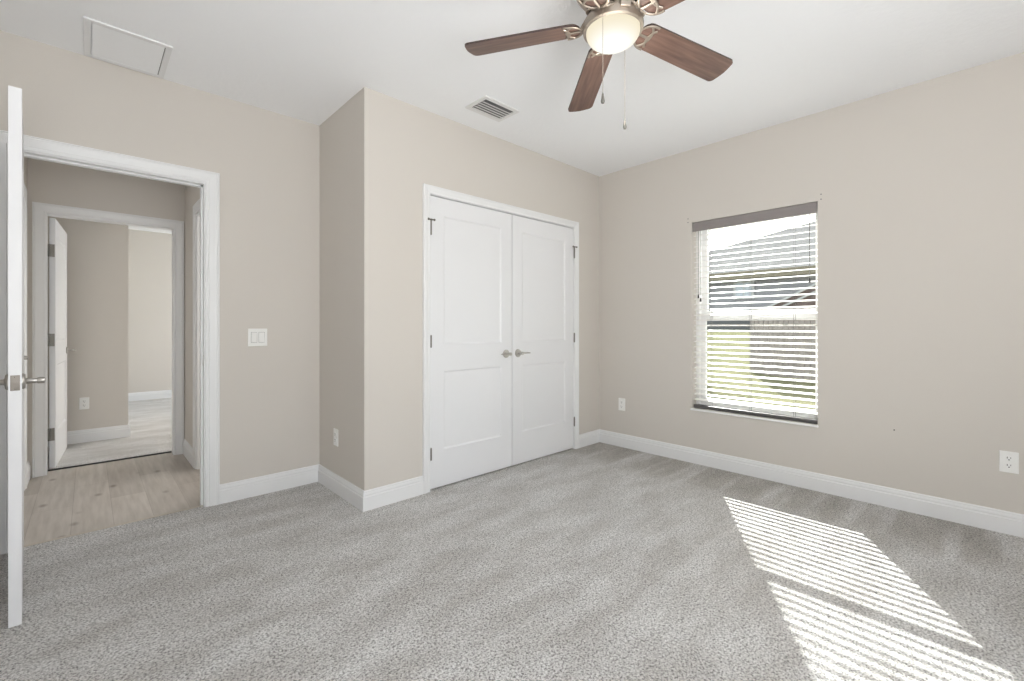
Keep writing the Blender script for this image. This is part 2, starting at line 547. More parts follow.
CAS = [(0, 0), (0, 0.009), (0.006, 0.012), (0.016, 0.012), (0.019, 0.009), (0.024, 0.011), (0.052, 0.017),
       (0.064, 0.018), (0.070, 0.015), (0.0725, 0.017), (0.078, 0.016), (0.080, 0.0)]


def casing(name, m4, x0, x1, zt, label, w=0.080):
    """door casing in a local frame: x along the wall, y out of the wall, z up"""
    k = w / 0.080
    mb = MB()
    rings = [[], [], [], []]
    for d, t in CAS:
        d *= k
        rings[0].append((x0 - d, t, 0)); rings[1].append((x0 - d, t, zt + d))
        rings[2].append((x1 + d, t, zt + d)); rings[3].append((x1 + d, t, 0))
    mb.loft(rings)
    mb.xform(m4)
    return mb


def frame_on(origin, along, out):
    a, o = Vector(along), Vector(out)
    return Matrix(((a.x, o.x, 0, origin[0]), (a.y, o.y, 0, origin[1]), (0, 0, 1, origin[2]), (0, 0, 0, 1)))


def jamb(mb, along_x, x0, x1, d0, d1, zt, stop_at=None):
    t = 0.018
    if along_x:
        mb.box(x0, x0 + t, d0, d1, 0, zt); mb.box(x1 - t, x1, d0, d1, 0, zt); mb.box(x0 + t, x1 - t, d0, d1, zt - t, zt)
        if stop_at:
            s = stop_at
            mb.box(x0 + t, x0 + t + 0.011, s, s + 0.032, 0, zt - t); mb.box(x1 - t - 0.011, x1 - t, s, s + 0.032, 0, zt - t)
            mb.box(x0 + t, x1 - t, s, s + 0.032, zt - t - 0.011, zt - t)
    else:
        mb.box(d0, d1, x0, x0 + t, 0, zt); mb.box(d0, d1, x1 - t, x1, 0, zt); mb.box(d0, d1, x0 + t, x1 - t, zt - t, zt)


# room doorway: casing both sides and jamb (the finished opening is DX0..DX1)
c1 = casing('c', frame_on((0, YL, 0), (1, 0, 0), (0, -1, 0)), DX0 + 0.013, DX1 - 0.013, DZ - 0.013, '', w=0.078)
struct(c1.build('trim_1', 'trim'), 'white moulded casing around the bedroom doorway', 'door casing')
mb = MB(); jamb(mb, True, DX0, DX1, YL - 0.001, YL + 0.116, DZ, stop_at=YL + 0.040)
dj = struct(mb.build('trim_2', 'trim'), 'white jamb lining the bedroom doorway', 'door jamb')
mb = MB(); mb.box(DX1 - 0.0195, DX1 - 0.0175, YL + 0.008, YL + 0.034, 0.895, 0.965, 0.0005)
tag(mb.build('strike_plate', 'nickel', dj), 'metal strike plate')
# far doorway
c2 = casing('c', frame_on((0, YH, 0), (1, 0, 0), (0, -1, 0)), FX0 + 0.022, FX1 - 0.022, FZ - 0.022, '')
struct(c2.build('trim_3', 'trim'), 'white casing around the doorway at the hall end', 'door casing')
mb = MB(); jamb(mb, True, FX0, FX1, YH - 0.001, YH + 0.121, FZ)
struct(mb.build('trim_4', 'trim'), 'white jamb of the doorway at the hall end', 'door jamb')
mb = MB(); mb.box(FX0 + 0.018, FX1 - 0.018, YH + 0.118, YH + 0.140, -0.004, 0.009, 0.001)
struct(mb.build('trim_5', 'threshold'), 'thin dark strip between hall planks and far carpet', 'threshold')
mb = MB(); mb.box(DX0 + 0.018, DX1 - 0.018, 3.405, 3.428, -0.003, 0.0105, 0.001)
struct(mb.build('trim_6', mat('transition_strip', (0.50, 0.45, 0.38), 0.5)), 'low strip where carpet meets the hall planks', 'threshold')
# hall side doorways
c3 = casing('c', frame_on((HX0, 0, 0), (0, 1, 0), (1, 0, 0)), 3.80, 4.61, 2.04, '')
struct(c3.build('trim_7', 'trim'), 'white casing on the left wall of the hall', 'door casing')
c4 = casing('c', frame_on((HX1, 0, 0), (0, 1, 0), (-1, 0, 0)), 3.60, 4.365, 2.04, '')
struct(c4.build('trim_8', 'trim'), 'white casing on the right wall of the hall', 'door casing')
mb = MB(); jamb(mb, False, 3.60, 4.365, HX1 - 0.001, HX1 + 0.111, 2.04)
struct(mb.build('trim_9', 'trim'), 'white jamb on the right side of the hall', 'door jamb')
# closet
c5 = casing('c', frame_on((0, YC, 0), (1, 0, 0), (0, -1, 0)), CX0 + 0.015, CX1 - 0.015, CZ - 0.011, '', w=0.058)
struct(c5.build('trim_10', 'trim'), 'white casing framing the closet double doors', 'door casing')
mb = MB(); jamb(mb, True, CX0, CX1, YC - 0.001, YC + 0.111, CZ + 0.004)
struct(mb.build('trim_11', 'trim'), 'white jamb inside the closet opening', 'door jamb')


# ------------------------------------------------------------------ doors
def door_leaf(w, h, t=0.035, stile=0.105, top=0.135, lock=(0.825, 1.012), bot=0.275, depth=0.007):
    """two-panel leaf: hinge edge at x=0, spans +x; front face y=0, back face y=t; z from 0"""
    mb = MB()
    bm = mb.bm
    xs = [0, stile, w - stile, w]
    zs = [0, bot, lock[0], lock[1], h - top, h]
    for side in (0, 1):
        y = 0 if side == 0 else t
        yi = depth if side == 0 else t - depth
        for i in range(3):
            for j in range(5):
                a, b_, c, d = xs[i], xs[i + 1], zs[j], zs[j + 1]
                if i == 1 and j in (1, 3):
                    s = 0.012
                    o4 = [(a, y, c), (b_, y, c), (b_, y, d), (a, y, d)]
                    i4 = [(a + s, yi, c + s), (b_ - s, yi, c + s), (b_ - s, yi, d - s), (a + s, yi, d - s)]
                    for k in range(4):
                        mb.poly([o4[k], o4[(k + 1) % 4], i4[(k + 1) % 4], i4[k]])
                    mb.poly(i4)
                else:
                    mb.poly([(a, y, c), (b_, y, c), (b_, y, d), (a, y, d)])
    for i in range(3):
        mb.poly([(xs[i], 0, 0), (xs[i + 1], 0, 0), (xs[i + 1], t, 0), (xs[i], t, 0)])
        mb.poly([(xs[i], 0, h), (xs[i + 1], 0, h), (xs[i + 1], t, h), (xs[i], t, h)])
    for j in range(5):
        mb.poly([(0, 0, zs[j]), (0, 0, zs[j + 1]), (0, t, zs[j + 1]), (0, t, zs[j])])
        mb.poly([(w, 0, zs[j]), (w, 0, zs[j + 1]), (w, t, zs[j + 1]), (w, t, zs[j])])
    bmesh.ops.remove_doubles(bm, verts=bm.verts, dist=1e-5)
    return mb


def lever(parent, x, z, face_y, out, toward, length=0.105, rose=0.031):
    """lever handle: rose on the face at y=face_y, standing out along out (+1/-1 on y), lever toward +-x"""
    mb = MB()
    s = out
    prof = [(rose, 0), (rose, 0.004), (rose - 0.004, 0.009), (0.013, 0.011), (0.0105, 0.014), (0.010, 0.040), (0.0125, 0.043),
            (0.0125, 0.060), (0.009, 0.063), (0.0, 0.063)]
    mb.lathe([(r, q) for r, q in prof], (x, 0, z), 24, axis='y')
    for v in mb.bm.verts:
        v.co.y = face_y + (-v.co.y) * s
    pts, rad = [], []
    for i in range(9):
        u = i / 8
        pts.append((x + toward * (0.004 + u * length), face_y + s * (0.052 - 0.004 * math.sin(u * math.pi)), z + 0.002 * math.sin(u * 3.1)))
        rad.append(0.0095 - 0.002 * u if i < 8 else 0.005)
    mb.tube(pts, rad, 10, flat=0.75)
    return mb.build('lever_handle', 'nickel', parent, smooth=True)


def hinge(parent, x, y, z0, z1, stop=False, axis_only=False):
    mb = MB()
    mb.tube([(x, y, z0), (x, y, z1)], 0.0065, 12)
    mb.tube([(x, y, z0 - 0.004), (x, y, z0)], [0.003, 0.005], 10)
    mb.tube([(x, y, z1), (x, y, z1 + 0.005)], [0.0055, 0.003], 10)
    o = mb.build('hinge', 'nickel_dark', parent, smooth=True)
    return o


def pin_stop(parent, x, y, z):
    mb = MB()
    mb.tube([(x - 0.022, y - 0.010, z), (x + 0.020, y - 0.010, z)], 0.0050, 8)
    mb.tube([(x - 0.028, y - 0.010, z), (x - 0.022, y - 0.010, z)], 0.008, 10)
    mb.tube([(x + 0.020, y - 0.010, z), (x + 0.026, y - 0.010, z)], 0.008, 10)
    mb.tube([(x, y, z - 0.006), (x, y, z + 0.006)], 0.010, 12)
    return mb.build('hinge_pin_stop', 'nickel_dark', parent, smooth=True)


def latch_plate(parent, x, yc, z):
    mb = MB()
    mb.box(x - 0.0015, x + 0.0012, yc - 0.0125, yc + 0.0125, z - 0.029, z + 0.029, 0.0008)
    mb.lathe([(0.0085, 0), (0.0085, 0.003), (0.0, 0.004)], (x, yc, z), 16, axis='x')
    mb.lathe([(0.0028, 0), (0.0, 0.0022)], (x + 0.001, yc, z + 0.022), 8, axis='x')
    mb.lathe([(0.0028, 0), (0.0, 0.0022)], (x + 0.001, yc, z - 0.022), 8, axis='x')
    return mb.build('latch_plate', 'plate_nickel', parent, smooth=True)


# door_1: the bedroom door, opened toward the camera; local x runs from hinge to free edge
d1 = empty('door_1', (-0.236, 3.372, 0))
ang = math.atan2(2.525 - 3.372, -0.181 + 0.236)      # toward the free edge
d1.rotation_euler = (0, 0, ang)
tag(d1, 'white bedroom door swung open toward the camera, seen edge-on', 'door', kind='structure')
W1 = math.hypot(2.525 - 3.372, 0.055)
mbd = door_leaf(W1, 2.035); mbd.xform(Matrix.Translation((0, -0.037, 0.012)))
leaf = mbd.build('door_leaf', 'door', d1)
# local +y points to world +X here; the camera-side face is y=-0.002, the hidden face y=-0.037
lever(d1, W1 - 0.062, 0.930, -0.002, 1, -1)
lever(d1, W1 - 0.062, 0.930, -0.037, -1, -1)
latch_plate(d1, W1, -0.0195, 0.930)
for z0, z1 in ((0.21, 0.30), (0.99, 1.08), (1.76, 1.85)):
    mb = MB()
    mb.tube([(-0.004, -0.044, z0), (-0.004, -0.044, z1)], 0.0065, 12)
    mb.box(-0.0015, 0.0005, -0.040, -0.006, z0, z1)
    mb.build('hinge', 'nickel_dark', d1, smooth=True)


# closet doors (door_2, door_3): flush pair, front face 3 mm behind the casing plane
def closet_door(name, xh, flip, label):
    root = empty(name, (xh, YC + 0.004, 0.020))
    tag(root, label, 'door', kind='structure')
    w = 0.7717
    mb = door_leaf(w, 2.026, stile=0.112, top=0.124, lock=(0.809, 0.996), bot=0.256)
    if flip:
        mb.xform(Matrix.Diagonal((-1, 1, 1, 1)))
    mb.build('door_leaf', 'door', root)
    s = -1 if flip else 1
    lever(root, s * (w - 0.062), 0.906, 0.0, -1, -s, length=0.088, rose=0.033)
    for k, (z0, z1) in enumerate(((0.205, 0.285), (0.98, 1.06), (1.755, 1.845))):
        hinge(root, -s * 0.0015, -0.014, z0, z1)
        if k == 2:
            pin_stop(root, -s * 0.0015, -0.012, z1 + 0.012)
    return root


closet_door('door_2', CX0 + 0.0205, False, 'left white two-panel closet door, next to the corner of the side wall')
closet_door('door_3', CX1 - 0.0205, True, 'right white two-panel closet door, nearer the window wall')

# door_4: far room door, opened into the far room
d4 = empty('door_4', (-0.191, 5.135, 0))
a4 = math.atan2(6.05 - 5.21, -0.143 + 0.194)
d4.rotation_euler = (0, 0, a4)
tag(d4, 'white door at the hall end, opened into the far room', 'door', kind='structure')
mbd = door_leaf(0.80, 2.000); mbd.xform(Matrix.Translation((0.008, 0.0, 0.010)))
mbd.build('door_leaf', 'door', d4)
lever(d4, 0.745, 0.922, 0.0, -1, -1)
lever(d4, 0.745, 0.922, 0.035, 1, -1)
for z0, z1 in ((0.23, 0.33), (0.985, 1.085), (1.70, 1.80)):
    mb = MB()
    mb.box(0.0055, 0.0078, 0.004, 0.033, z0, z1)
    mb.tube([(0.002, 0.040, z0), (0.002, 0.040, z1)], 0.0065, 10)
    mb.lathe([(0.003, 0), (0.0, -0.002)], (0.0055, 0.012, z0 + 0.02), 8, axis='x')
    mb.lathe([(0.003, 0), (0.0, -0.002)], (0.0055, 0.026, z1 - 0.02), 8, axis='x')
    mb.build('hinge', 'nickel_dark', d4, smooth=True)

# door_5: closed door on the left wall of the hall
d5 = empty('door_5', (HX0 - 0.03, 3.805, 0.008), math.radians(90))
tag(d5, 'closed white door on the left wall of the hall', 'door', kind='structure')
mbd = door_leaf(0.80, 2.028)
mbd.build('door_leaf', 'door', d5)
lever(d5, 0.74, 0.92, 0.0, -1, -1)

# ------------------------------------------------------------------ window_1
win = empty('window_1', (XR + 0.09, (WY0 + WY1) / 2, WZ0))
tag(win, 'white single-hung window behind the blind on the right wall', 'window', kind='structure')
wx, wy, wz = win.location
GY0, GY1 = 0.855, 1.637         # visible glass sides
RZ0, RZ1 = 1.203, 1.272         # meeting rail


def rel(mb):
    mb.xform(Matrix.Translation((-wx, -wy, -wz)))
    return mb


mb = MB()
fx0, fx1 = XR + 0.080, XR + 0.165
f = 0.030
mb.box(fx0, fx1, WY0, WY0 + f, WZ0, WZ1, 0.002); mb.box(fx0, fx1, WY1 - f, WY1, WZ0, WZ1, 0.002)
mb.box(fx0, fx1, WY0 + f, WY1 - f, WZ1 - f, WZ1, 0.002); mb.box(fx0, fx1, WY0 + f, WY1 - f, WZ0, WZ0 + f, 0.002)
rel(mb).build('window_frame', 'vinyl', win)


def sash(x0, x1, y0, y1, z0, z1, gy0, gy1, gz0, gz1):
    mb = MB()
    mb.box(x0, x1, y0, gy0, z0, z1, 0.003); mb.box(x0, x1, gy1, y1, z0, z1, 0.003)
    mb.box(x0, x1, gy0, gy1, z0, gz0, 0.003); mb.box(x0, x1, gy0, gy1, gz1, z1, 0.003)
    s = rel(mb).build('window_sash', 'vinyl', win)
    mb = MB(); xm = (x0 + x1) / 2
    mb.box(xm - 0.002, xm + 0.002, gy0 - 0.005, gy1 + 0.005, gz0 - 0.005, gz1 + 0.005)
    g = rel(mb).build('window_pane', 'glass', s)
    return s


sash(XR + 0.095, XR + 0.125, WY0 + f, WY1 - f, WZ0 + f, RZ1 - 0.02, GY0, GY1, 0.545, RZ0)          # lower, inside
sash(XR + 0.128, XR + 0.158, WY0 + f, WY1 - f, RZ0 + 0.02, WZ1 - f, GY0, GY1, RZ1, WZ1 - 0.055)    # upper, outside
mb = MB(); mb.box(XR - 0.014, XR + 0.085, WY0 - 0.006, WY1 + 0.006, WZ0 - 0.016, WZ0 + 0.0, 0.004)
tag(rel(mb).build('window_sill', 'sill', win), 'thin white stone sill')

# unseen window behind the camera, added to go with the fill lamp
w2 = empty('added_window', (0.45, YB - 0.06, 0.65))
tag(w2, 'wide white window added in the wall behind the camera for fill light', 'window', kind='structure')
mb = MB()
for a_ in (-0.85, -0.02, 0.81):
    mb.box(a_, a_ + 0.04, -0.03, 0.03, 0, 1.4)
mb.box(-0.81, 0.81, -0.03, 0.03, 0, 0.04); mb.box(-0.81, 0.81, -0.03, 0.03, 1.36, 1.4)
mb.build('window_frame', 'vinyl', w2)  # frame of the added window behind the camera

# ------------------------------------------------------------------ window blind
bl = empty('window_blind', (XR + 0.045, (WY0 + WY1) / 2, WZ0))
tag(bl, 'white horizontal slat blind with a dark valance, hanging in the window', 'window blind')
bx, by, bz = bl.location
BY0, BY1 = WY0 + 0.004, WY1 - 0.004


def relb(mb):
    mb.xform(Matrix.Translation((-bx, -by, -bz)))
    return mb


mb = MB()
PITCH, SW, TILT = 0.0440, 0.037, math.radians(14)
z = 0.535
while z < 1.925:
    n = 5
    ring_pts = []
    for i in range(n + 1):
        u = -0.5 + i / n
        crown = 0.0018 * (1 - (2 * u) ** 2)
        px = u * SW * math.cos(TILT)
        pz = u * SW * math.sin(TILT) + crown
        ring_pts.append((px, pz))
    top = [(bx + px, pz + 0.0013 + z) for px, pz in ring_pts]
    bot = [(bx + px, pz - 0.0013 + z) for px, pz in ring_pts[::-1]]
    prof = top + bot
    mb.loft([[(px, BY0 + 0.002, pz) for px, pz in prof], [(px, BY1 - 0.002, pz) for px, pz in prof]])
    z += PITCH
relb(mb).build('slats', 'slat', bl)
mb = MB()
mb.box(XR + 0.004, XR + 0.012, BY0, BY1, 1.932, WZ1 - 0.002, 0.002)
tag(relb(mb).build('valance', 'valance', bl), 'dark taupe valance')
mb = MB(); mb.box(XR + 0.020, XR + 0.070, BY0, BY1, 1.955, WZ1 - 0.002, 0.002)
relb(mb).build('head_rail', 'slat', bl)
mb = MB(); mb.box(bx - 0.022, bx + 0.022, BY0 + 0.002, BY1 - 0.002, WZ0 + 0.002, WZ0 + 0.030, 0.004)
tag(relb(mb).build('bottom_rail', 'rail_backlit', bl), 'bottom rail, coloured dark as if backlit')
for yy in (1.568, 1.27, 0.972):
    mb = MB()
    for dx in (-0.023, 0.023):
        mb.tube([(bx + dx, yy, WZ0 + 0.03), (bx + dx, yy, 1.955)], 0.0010, 5)
    mb.tube([(bx - 0.0235, yy - 0.012, WZ0 + 0.03), (bx - 0.0235, yy - 0.012, 1.955)], 0.0010, 5)
    relb(mb).build('ladder_cord', 'cord', bl)
for yy, ends, r_ in ((1.662, (1.395, 1.365), 0.0012), (0.872, (1.470,), 0.0022)):
    mb = MB()
    for k, ze in enumerate(ends):
        mb.tube([(XR + 0.0155, yy - k * 0.018, 1.955), (XR + 0.0155, yy - k * 0.018, ze)], r_, 6)
    c = relb(mb).build('pull_cord', 'cord', bl)
    for k, ze in enumerate(ends):
        mb = MB()
        mb.lathe([(0.002, 0.014), (0.0055, 0.004), (0.0075, -0.012), (0.006, -0.018), (0, -0.019)], (XR + 0.0155, yy - k * 0.018, ze), 10)
        relb(mb).build('tassel', 'tassel', c)


# ------------------------------------------------------------------ wall plates
def plate_mesh(w, h):
    mb = MB(); mb.box(-w / 2, w / 2, -0.006, 0, -h / 2, h / 2, 0.003)
    return mb


def outlet(loc, rz, label):
    """local -y faces the room"""
    o = empty('power_outlet', loc, rz)
    tag(o, label, 'outlet', group='power outlets low on the walls')
    plate_mesh(0.072, 0.116).build('cover_plate', 'plastic', o)
    for s in (-1, 1):
        mb = MB()
        mb.lathe([(0.0165, 0.006), (0.0165, 0.0085), (0.0, 0.0085)], (0, 0, s * 0.020), 20, axis='y')
        sk = mb.build('socket', 'plastic', o, smooth=True)
        mb = MB()
        mb.box(-0.0078, -0.0052, -0.0092, -0.008, s * 0.020 - 0.0005, s * 0.020 + 0.009)
        mb.box(0.0052, 0.0075, -0.0092, -0.008, s * 0.020 + 0.0005, s * 0.020 + 0.008)
        mb.lathe([(0.003, 0.0078), (0.003, 0.0092), (0, 0.0092)], (0, 0, s * 0.020 - 0.007), 8, axis='y')
        mb.build('slot', 'plastic_dark', sk)
    return o


outlet((XR, -0.067, 0.402), math.radians(-90), 'white power outlet at the right edge of the photo, on the window wall')
outlet((XR, 2.386, 0.408), math.radians(-90), 'small white power outlet between the closet and the window')
outlet((XS, 3.076, 0.384), math.radians(-90), 'white power outlet on the narrow shaded side wall by the closet corner')
outlet((-0.027, 6.10, 0.388), 0, 'white power outlet in the far room beyond the hall')

sw = empty('light_switch', (0.832, YL, 1.070))
tag(sw, 'white double rocker light switch between the doorway and the corner', 'light switch')
plate_mesh(0.116, 0.118).build('cover_plate', 'plastic', sw)
for s, t_ in ((-1, 1), (1, -1)):
    mb = MB(); mb.box(s * 0.023 - 0.0185, s * 0.023 + 0.0185, -0.0066, -0.004, -0.0355, 0.0355)
    mb.build('rocker_gap_line', M['gap_shade'], sw)  # grey slab drawn in place of the shaded gap round the rocker
    mb = MB()
    mb.box(s * 0.023 - 0.0165, s * 0.023 + 0.0165, -0.0100, -0.004, -0.033, 0.033, 0.001,
           rot=Matrix.Rotation(math.radians(4.5 * t_), 3, 'X'))
    mb.build('rocker', 'plastic', sw)

# wall marks: small plastic anchors left from a curtain rod, and a nail hole
for y_, z_, lb in ((1.744, 2.046, 'upper small anchor hole left of the blind'), (1.744, 2.016, 'lower small anchor hole left of the blind'),
                   (0.801, 2.052, 'upper small anchor hole right of the blind'), (0.801, 2.018, 'lower small anchor hole right of the blind')):
    mb = MB()
    mb.lathe([(0.0040, 0), (0.0040, 0.0015), (0.0022, 0.0018), (0, 0.0010)], (0, 0, 0), 10, axis='x')
    for v in mb.bm.verts: v.co.x *= -1
    o = mb.build('wall_anchor', mat('anchor_grey', (0.08, 0.08, 0.08), 0.6)); o.location = (XR, y_, z_)
    tag(o, lb, 'wall anchor', group='anchors above the window corners')
mb = MB()
mb.lathe([(0.0042, 0), (0.0042, 0.001), (0, 0.0014)], (0, 0, 0), 10, axis='x')
for v in mb.bm.verts: v.co.x *= -1
o = mb.build('nail', 'plastic_dark'); o.location = (XR, 0.415, 0.496)
tag(o, 'tiny dark nail head low on the beige wall right of the window', 'nail')

# ------------------------------------------------------------------ ceiling fittings
vt = empty('ceiling_vent', (2.0, 2.318, H))
tag(vt, 'white louvred air vent in the ceiling above the closet', 'vent')
mb = MB()
fw = 0.030
X0, X1, Y0, Y1 = -0.155, 0.155, -0.108, 0.108
for a_ in ((X0, X1, Y0, Y0 + fw), (X0, X1, Y1 - fw, Y1), (X0, X0 + fw, Y0 + fw, Y1 - fw), (X1 - fw, X1, Y0 + fw, Y1 - fw)):
    mb.box(a_[0], a_[1], a_[2], a_[3], -0.008, 0, 0.002)
mb.build('frame', 'louver', vt)
mb = MB(); mb.box(X0 + fw, X1 - fw, Y0 + fw, Y1 - fw, -0.001, 0.0)
mb.build('duct_opening', 'duct', vt)
mb = MB()
for k in range(5):
    yy = Y0 + fw + 0.030 + k * 0.0270
    mb.box(X0 + fw, X1 - fw, yy - 0.0120, yy + 0.0120, -0.0125, -0.0110, rot=Matrix.Rotation(math.radians(18), 3, 'X'))
mb.build('louvres', 'louver', vt)

ht = empty('ceiling_access_panel', (0.155, 3.160, H))
tag(ht, 'white framed access panel in the ceiling above the doorway', 'ceiling panel')
mb = MB()
X0, X1, Y0, Y1 = -0.172, 0.172, -0.205, 0.205
fw = 0.028
for a_ in ((X0, X1, Y0, Y0 + fw), (X0, X1, Y1 - fw, Y1), (X0, X0 + fw, Y0 + fw, Y1 - fw), (X1 - fw, X1, Y0 + fw, Y1 - fw)):
    mb.box(a_[0], a_[1], a_[2], a_[3], -0.009, 0, 0.003)
mb.build('frame', 'trim', ht)
mb = MB(); mb.box(X0 + fw + 0.004, X1 - fw - 0.004, Y0 + fw, Y1 - fw, -0.007, -0.003)
mb.build('panel', 'ceiling', ht)
mb = MB(); mb.box(X1 - fw - 0.0045, X1 - fw + 0.0, Y0 + fw, Y1 - fw, -0.006, -0.0005)
mb.build('gap', 'duct', ht)

mb = MB()
mb.lathe([(0.065, 0), (0.065, -0.012), (0.055, -0.032), (0.0, -0.034)], (0, 0, 0), 24)
o = mb.build('smoke_detector', 'plastic', smooth=True); o.location = (0.52, 8.2, H)
tag(o, 'small round white fitting on the far room ceiling', 'smoke detector')

# ------------------------------------------------------------------ ceiling fan
FC = Vector((1.508, 1.022))
fan = empty('ceiling_fan', (FC.x, FC.y, H))
tag(fan, 'five-blade ceiling fan with brown blades and a lit glass bowl', 'ceiling fan')


def fz(z): return z - H       # height in the fan's frame


mb = MB()
mb.lathe([(0.085, 0), (0.086, -0.020), (0.070, -0.045), (0.045, -0.055), (0.045, -0.065), (0.11, -0.075), (0.142, -0.095),
          (0.150, -0.120), (0.148, -0.150), (0.128, -0.175), (0.110, -0.185), (0.0, -0.186)], seg=48)
mb.build('motor_housing', 'fan_nickel', fan, smooth=True)
mb = MB()
mb.lathe([(0.095, fz(2.436)), (0.100, fz(2.425)), (0.100, fz(2.410)), (0.080, fz(2.400)), (0, fz(2.400))], seg=40)
mb.build('flywheel', mat('flywheel_black', (0.05, 0.04, 0.035), 0.5, 0.6), fan, smooth=True)
mb = MB()
mb.lathe([(0.060, fz(2.402)), (0.062, fz(2.385)), (0.050, fz(2.370)), (0.056, fz(2.352)), (0.078, fz(2.345)), (0.0, fz(2.344))], seg=40)
mb.build('switch_housing', 'fan_nickel', fan, smooth=True)
mb = MB()
mb.lathe([(0.060, fz(2.350)), (0.100, fz(2.347)), (0.114, fz(2.340)), (0.118, fz(2.322)), (0.116, fz(2.308)), (0.106, fz(2.304)),
          (0.104, fz(2.312)), (0.0, fz(2.313))], seg=56)
mb.build('light_rim', 'fan_nickel', fan, smooth=True)
mb = MB()
prof = [(0.1035, fz(2.311)), (0.104, fz(2.303))]
for k in range(1, 13):
    a = k / 12 * math.pi / 2
    prof.append((0.104 * math.cos(a) ** 0.9, fz(2.303) - 0.058 * math.sin(a)))
mb.lathe(prof, seg=48)
mb.build('glass_bowl', 'bowl', fan, smooth=True)
mb = MB()
mb.box(-0.02, 0.02, -0.128, -0.1, fz(2.322), fz(2.345), 0.003,)
mb.xform(Matrix.Rotation(math.radians(-34), 4, 'Z'))
mb.build('thumb_screw', 'fan_nickel', fan, smooth=True)

# blades: (angle, tip height); brackets drop them a little below the flywheel
BL = [(119.5, 2.340), (50.5, 2.286), (-18.2, 2.290), (-90.0, 2.320), (191.0, 2.345)]
R0, R1 = 0.128, 0.612
for ang_, zt in BL:
    a = math.radians(ang_)
    zr = 2.335
    drop = math.atan2(zt - zr, R1 - R0)
    rootz = fz(zr)
    br = empty_ = None
    pitch = math.radians(-12)
    # frame: local x outwards along the blade
    Mx = Matrix.Rotation(a, 4, 'Z') @ Matrix.Translation((R0, 0, rootz)) @ Matrix.Rotation(-drop, 4, 'Y') @ Matrix.Rotation(pitch, 4, 'X')
    mb = MB()
    Lb = R1 - R0
    out = []
    w0, w1 = 0.058, 0.066
    # outline: rounded root, slightly flared, corner-rounded tip
    for k in range(9):
        t = math.pi / 2 + math.pi * k / 8
        out.append((0.035 + 0.035 * math.cos(t), w0 * math.sin(t)))
    for k in range(5):
        t = -math.pi / 2 + (math.pi / 2) * k / 4
        out.append((Lb - 0.022 + 0.022 * math.cos(t), -w1 + 0.022 + 0.022 * math.sin(t)))
    for k in range(1, 4):
        out.append((Lb + 0.006 * math.sin(math.pi * k / 4), -w1 + 0.022 + (2 * w1 - 0.044) * k / 4))
    for k in range(5):
        t = (math.pi / 2) * k / 4
        out.append((Lb - 0.022 + 0.022 * math.cos(t), w1 - 0.022 + 0.022 * math.sin(t)))
    mb.loft([[(x, y, 0.0) for x, y in out], [(x, y, 0.008) for x, y in out]])
    o = mb.build('fan_blade', 'blade', fan)
    o.data.materials.append(M['blade_edge'])
    for p in o.data.polygons:
        if abs(p.normal.z) < 0.5: p.material_index = 1
    o.matrix_local = Mx
    # ornate bracket: an arm, an open hoop over the blade root and a small scroll inside
    mb = MB()
    for cx_, rx, ry, a0, a1 in ((0.052, 0.058, 0.056, 80, 280), (0.004, 0.052, 0.058, -62, 62), (0.086, 0.040, 0.050, 125, 235)):
        arc = []
        for k in range(21):
            t = math.radians(a0 + (a1 - a0) * k / 20)
            arc.append((cx_ + rx * math.cos(t), ry * math.sin(t), -0.004))
        mb.tube(arc, 0.0052, 8, flat=0.6)
    mb.tube([(-0.004, 0.0, -0.004), (0.056, 0, -0.004)], 0.0065, 8, flat=0.6)
    # straps that curl up to the flywheel
    for s in (-1, 1):
        arm = []
        for k in range(17):
            u = k / 16
            arm.append((-0.070 + 0.068 * u, s * (0.016 + 0.030 * math.sin(math.pi * u)), 0.080 * (1 - u) ** 1.2 - 0.004 - 0.008 * math.sin(math.pi * u)))
        mb.tube(arm, [0.0095 - 0.003 * k / 16 for k in range(17)], 8, flat=0.6)
        curl = []
        for k in range(19):
            t = math.radians(-60 + 330 * k / 18)
            rc = 0.024 - 0.012 * k / 18
            curl.append((-0.052 + rc * math.cos(t), s * (0.030 + rc * math.sin(t)), 0.052 - 0.2 * rc * math.cos(t)))
        mb.tube(curl, 0.0050, 8)
    o2 = mb.build('blade_bracket', 'fan_nickel', fan, smooth=True)
    o2.matrix_local = Mx

# pull chains
for (lx, ly, z_top, z_end, lab) in ((-0.1247, -0.0406, 2.336, 1.974, 0), (0.134, 0.0317, 2.336, 1.980, 1)):
    mb = MB()
    z = z_top
    mb.tube([(lx * 0.9, ly * 0.9, fz(2.336)), (lx, ly, fz(2.334)), (lx, ly, fz(z_top - 0.01))], 0.002, 6)
    mb.tube([(lx, ly, fz(z_top - 0.01)), (lx, ly, fz(z_end + 0.030))], 0.0011, 6)
    c = mb.build('pull_chain', 'fan_nickel', fan, smooth=True)
    mb = MB()
    mb.lathe([(0.001, fz(z_end + 0.034)), (0.0035, fz(z_end + 0.026)), (0.006, fz(z_end + 0.010)), (0.0075, fz(z_end)),
              (0.0055, fz(z_end - 0.007)), (0, fz(z_end - 0.009))], (lx, ly, 0), 12)
    mb.build('chain_pull', 'nickel_dark', c, smooth=True)
lamp('fan_lamp', 'POINT', (FC.x, FC.y, 2.19), 4.5, (1.0, 0.955, 0.89), shadow_soft_size=0.09)

